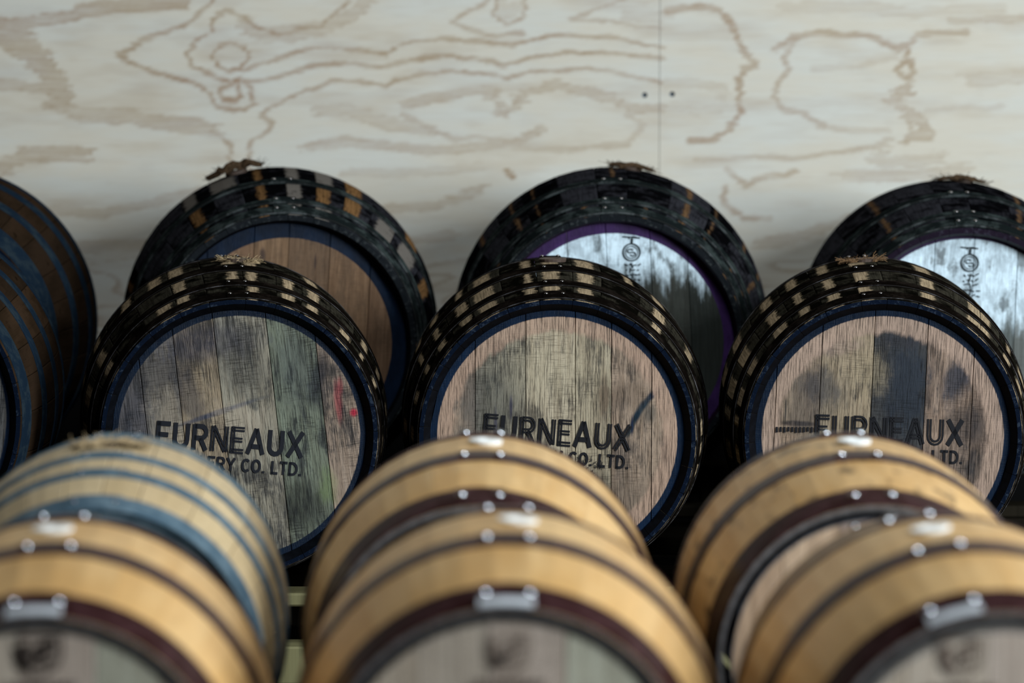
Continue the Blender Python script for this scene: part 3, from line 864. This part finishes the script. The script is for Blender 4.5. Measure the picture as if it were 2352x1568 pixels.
b3, _ = cask('cask', 'large black cask with a purple rim and white head at the right edge', GB,
     px2x(2183, YB), YB, BBZ, .345, .270, LB, -1.8, .05, 26, M['stave_b'], M['chime_purple'], M['inner_purple'], HB, M['black_iron_b'], M['rivet_dark'],
     B3H, [(.10, .115, .11), (.13, .14, .13), (.09, .10, .10)], 2, [.08, .1, .085, .095], **kw)
b0, _ = cask('cask', 'large brown cask with blue grey hoops at the left edge, back row', GB,
     px2x(-150, YB), YB, BBZ, RB, rb_, LB, 2.0, .1, 26, M['stave_w'], M['chime_navy'], M['inner_black'],
     [(.07, .12), (.25, .29), (.40, .47)], M['blue_iron'], M['rivet_dark'], W0, [tan_, grey_, dark_], 3, **kw)

# round maker's mark on the two white heads
stamp = m_print('dark_brand_mark', (.010, .018, .022), .66, 9.0)
def round_mark(root, R, L, cx, cz, seed):
    V, F = [], []
    q = random.Random(seed)
    T = lambda p: (cx+p[0], 0, cz+p[1])
    ribbon(V, F, arc(0, 0, .0185, .0185, 0, 360, 24), .0026, T)
    ribbon(V, F, arc(0, 0, .0135, .0135, 0, 360, 20), .0014, T)
    ribbon(V, F, arc(-.003, .003, .006, .004, 20, 300, 9), .0020, T)
    ribbon(V, F, arc(.003, -.004, .006, .004, 200, 480, 9), .0020, T)
    ribbon(V, F, [(0, .0185), (.001, .030)], .0045, T)
    ribbon(V, F, [(-.020, .034), (.018, .031)], .0026, T)
    ribbon(V, F, arc(.004, .030, .010, .004, 0, 200, 6), .0018, T)
    for k in range(5):
        z = -.027-.011*k
        for s in range(4):
            x = -.014+.009*s+q.uniform(-.002, .002)
            ribbon(V, F, [(x, z+q.uniform(-.002, .002)), (x+q.uniform(.003, .009), z+q.uniform(-.004, .004))], .0024, T)
        ribbon(V, F, [(q.uniform(-.004, .004), z+.004), (q.uniform(-.004, .004), z-.007)], .0022, T)
    decal('round_mark', root, R, -L/2+.030-.003, V, F, stamp)
round_mark(b2, RB, LB, .040, .200, 1)
round_mark(b3, .345, LB, .008, .192, 2)

# --- pale casks in the blurred foreground
YD, YE = 5.58, 4.70
RD, rd_, LD = .262, .219, .72
HD = [(.097, .154), (.300, .359)]
GD = 'pale oak casks in the nearer rows'
kd = dict(flat=.007, cham=.003, th=.020, hoop_th=.002, jd=.00035, rivet_r=.0085, rivet_gap=.0255, recess=.005)
pale_head = [(.54, .45, .35), (.60, .51, .41), (.56, .46, .38), (.56, .55, .43)]
DH = m_head('pale_oak_head_darker', 61.0, (.10, .105, .12), .197, (), .25, (.22, .17, .13), .2, grainc=.2)
EH = m_head('pale_oak_head', 67.0, (.25, .23, .21), .199, (), .12, (.30, .25, .2), .2, grainc=.15)
d2, _ = cask('cask', 'golden oak cask in front of the blue-dripped branded head, white bung on top', GD,
     px2x(1106, YD), YD, BZ, RD, rd_, LD, 0, .03, 24, M['stave_new'], M['inner_grey'], M['inner_grey'], HD, M['rust_iron'], M['silver'],
     DH, pale_head, 0, **kd)
d3, _ = cask('cask', 'second row golden oak cask at right with a white bung and a dark scuffed stain', GD,
     px2x(1967, YD), YD, BZ, RD, rd_, LD, .3, .09, 24, M['stave_stained'], M['inner_grey'], M['inner_grey'], HD, M['rust_iron'], M['silver'],
     DH, [(.55, .38, .25), (.60, .43, .29), (.33, .24, .19), (.50, .38, .30)], 0, joint=-.02, **kd)
D1H = m_head('dark_purple_head', 71.0, (.03, .004, .022), .02, (), .3)
d1, _ = cask('cask', 'used oak cask with three light blue hoops and a dark purple rim', GD,
     px2x(246, YD), YD, BZ, .260, .220, .76, 2.5, .03, 24, M['stave_old'], M['blue_iron_l'], M['inner_purple'],
     [(.085, .125), (.205, .240), (.335, .385)], M['blue_iron_l'], M['rivet_dark'], D1H, pale_head, 0,
     flat=.014, cham=.012, hoop_th=.002, recess=.05)
e1, _ = cask('cask', 'nearest pale oak cask at left with a crest stamped on its head', GD,
     px2x(126, YE-.05), YE-.05, BZ, RD+.004, rd_, LD, 2.6, .03, 24, M['stave_new'], M['inner_grey'], M['inner_grey'], HD, M['rust_iron'], M['silver'],
     EH, pale_head, 0, joint=-.02, clip=(1,), **kd)
e2, _ = cask('cask', 'nearest pale oak cask in the middle with a dark knot beside its stamp', GD,
     px2x(1164, YE), YE, BZ, RD+.006, rd_, LD, 0, .1, 24, M['stave_new'], M['inner_grey'], M['inner_grey'], HD, M['rust_iron'], M['silver'],
     EH, pale_head, 0, joint=-.0, clip=(1,), **kd)
e3, _ = cask('cask', 'nearest pale oak cask at right with a faint crest stamped on its head', GD,
     px2x(2212, YE-.06), YE-.06, BZ, RD+.006, rd_+.005, LD, 2.2, .06, 24, M['stave_new'], M['inner_grey'], M['inner_grey'], HD, M['rust_iron'], M['silver'],
     EH, pale_head, 0, joints=(-.17, -.26), clip=(1,), **kd)

# bungs and sacking
for root, R, a, m in ((d2, RD, .02, 'bung_white'), (d3, RD, 0.0, 'bung_white'), (e1, RD+.004, -.03, 'bung_white'), (e2, RD+.006, .05, 'bung_white'), (e3, RD+.006, -.13, 'bung_white')):
    bung_obj(root, a, R, .025, .0045 if root in (d2, d3) else .003, M[m])
bung_obj(c1, .03, RC, .024, .006, M['bung_wood']); hessian(c1, .05, RC, .030, M['hessian_l'], 3, 1.3, tall=.006)
bung_obj(c2, -.01, RC, .028, .006, M['bung_wood'])
bung_obj(c3, -.05, RC, .024, .006, M['bung_wood']); hessian(c3, -.07, RC, .034, M['hessian'], 8, 1.2, tall=.008)
hessian(b1, -.27, RB, .052, M['hessian_d'], 11, 1.15, tall=.034)
bung_obj(b1, -.27, RB, .026, .008, M['bung_wood'])
hessian(b2, .13, RB, .045, M['hessian_d'], 12, 1.1, tall=.016)
bung_obj(b2, .13, RB, .026, .006, M['bung_wood'])
hessian(b3, .08, .345, .050, M['hessian_d'], 13, 1.1, tall=.016)
bung_obj(b3, .08, .345, .026, .006, M['bung_wood'])
bung_obj(b0, 0, RB, .026, .006, M['bung_wood'])
hessian(d1, .0, .260, .045, M['hessian_l'], 14, 1.2, tall=.012)
bung_obj(d1, .0, .260, .024, .006, M['bung_wood'])

# crests on the nearest heads
def crest(root, R, L, cx, cz, mat, heavy):
    V, F = [], []
    T = lambda p: (cx+p[0], 0, cz+p[1])
    sh = [(-.024, .022), (-.024, -.002), (-.018, -.014), (0, -.024), (.018, -.014), (.024, -.002), (.024, .022), (-.024, .022)]
    ribbon(V, F, sh, .003*heavy, T)
    ribbon(V, F, [(-.019, .014), (-.016, -.004), (-.010, -.014)], .010*heavy, T)
    ribbon(V, F, [(-.010, .004), (.0, .010), (.004, .002), (-.002, -.012)], .006*heavy, T)
    ribbon(V, F, arc(.012, .010, .006, .007, 0, 360, 10), .004*heavy, T)
    ribbon(V, F, [(.006, -.012), (.014, -.004)], .004*heavy, T)
    for k in range(9):
        x = -.036+.009*k
        ribbon(V, F, [(x, -.031), (x, -.041)], .0045, T); ribbon(V, F, [(x, -.033), (x+.006, -.033)], .002, T)
    decal('crest_stamp', root, R, -L/2+.005-.003, V, F, mat)
cm = m_print('brown_black_crest_ink', (.035, .025, .02), .75, 2.0)
cm2 = m_print('faint_crest_ink', (.15, .11, .085), .66, 3.0)
crest(e1, RD+.004, LD, .003, .174, cm, 1.1)
crest(e2, RD+.006, LD, .004, .166, cm2, .6)
crest(e3, RD+.006, LD, -.050, .172, cm2, .9)
V, F = [], []
ribbon(V, F, [(-.012, .158), (.000, .158)], .012, lambda p: (p[0], 0, p[1]))
decal('dark_knot', e2, RD+.006, -LD/2+.005-.0035, V, F, cm)

# ------------------------------------------------------------------ timber cradles carrying each row
def rack(label, y, half, top, x0=-2.0, x1=2.0, front='shaded_pine'):
    root = empty('timber_rack', (0, y, 0), 0, label, 'rack', 'timber racks under the casks')
    for s in (-1, 1):
        yc = s*half
        pm = M[front] if s < 0 else M['shaded_pine']
        bevel_box('beam', x0, x1, yc-.045, yc+.045, top-.030, top-.004, pm, root)
        x = x0+.1
        while x < x1:
            bevel_box('block', x-.05, x+.05, yc-.040, yc+.030, .075, top-.030, M['shaded_pine'], root)
            x += .6
        bevel_box('base_beam', x0, x1, yc-.045, yc+.045, 0, .075, pm, root)
    return root
rack('pale timber rack under the middle row of branded casks', YC, .33, BZ, front='pine')
rack('timber rack, coloured dark for shade, under the back row against the wall', YB, .35, BBZ)
rack('timber rack, coloured dark for shade, under the second row of pale casks', YD, .24, BZ)
rack('timber rack, coloured dark for shade, under the nearest row of pale casks', YE, .24, BZ)
for o in list(COL.objects):
    if '_R' in o: del o['_R']
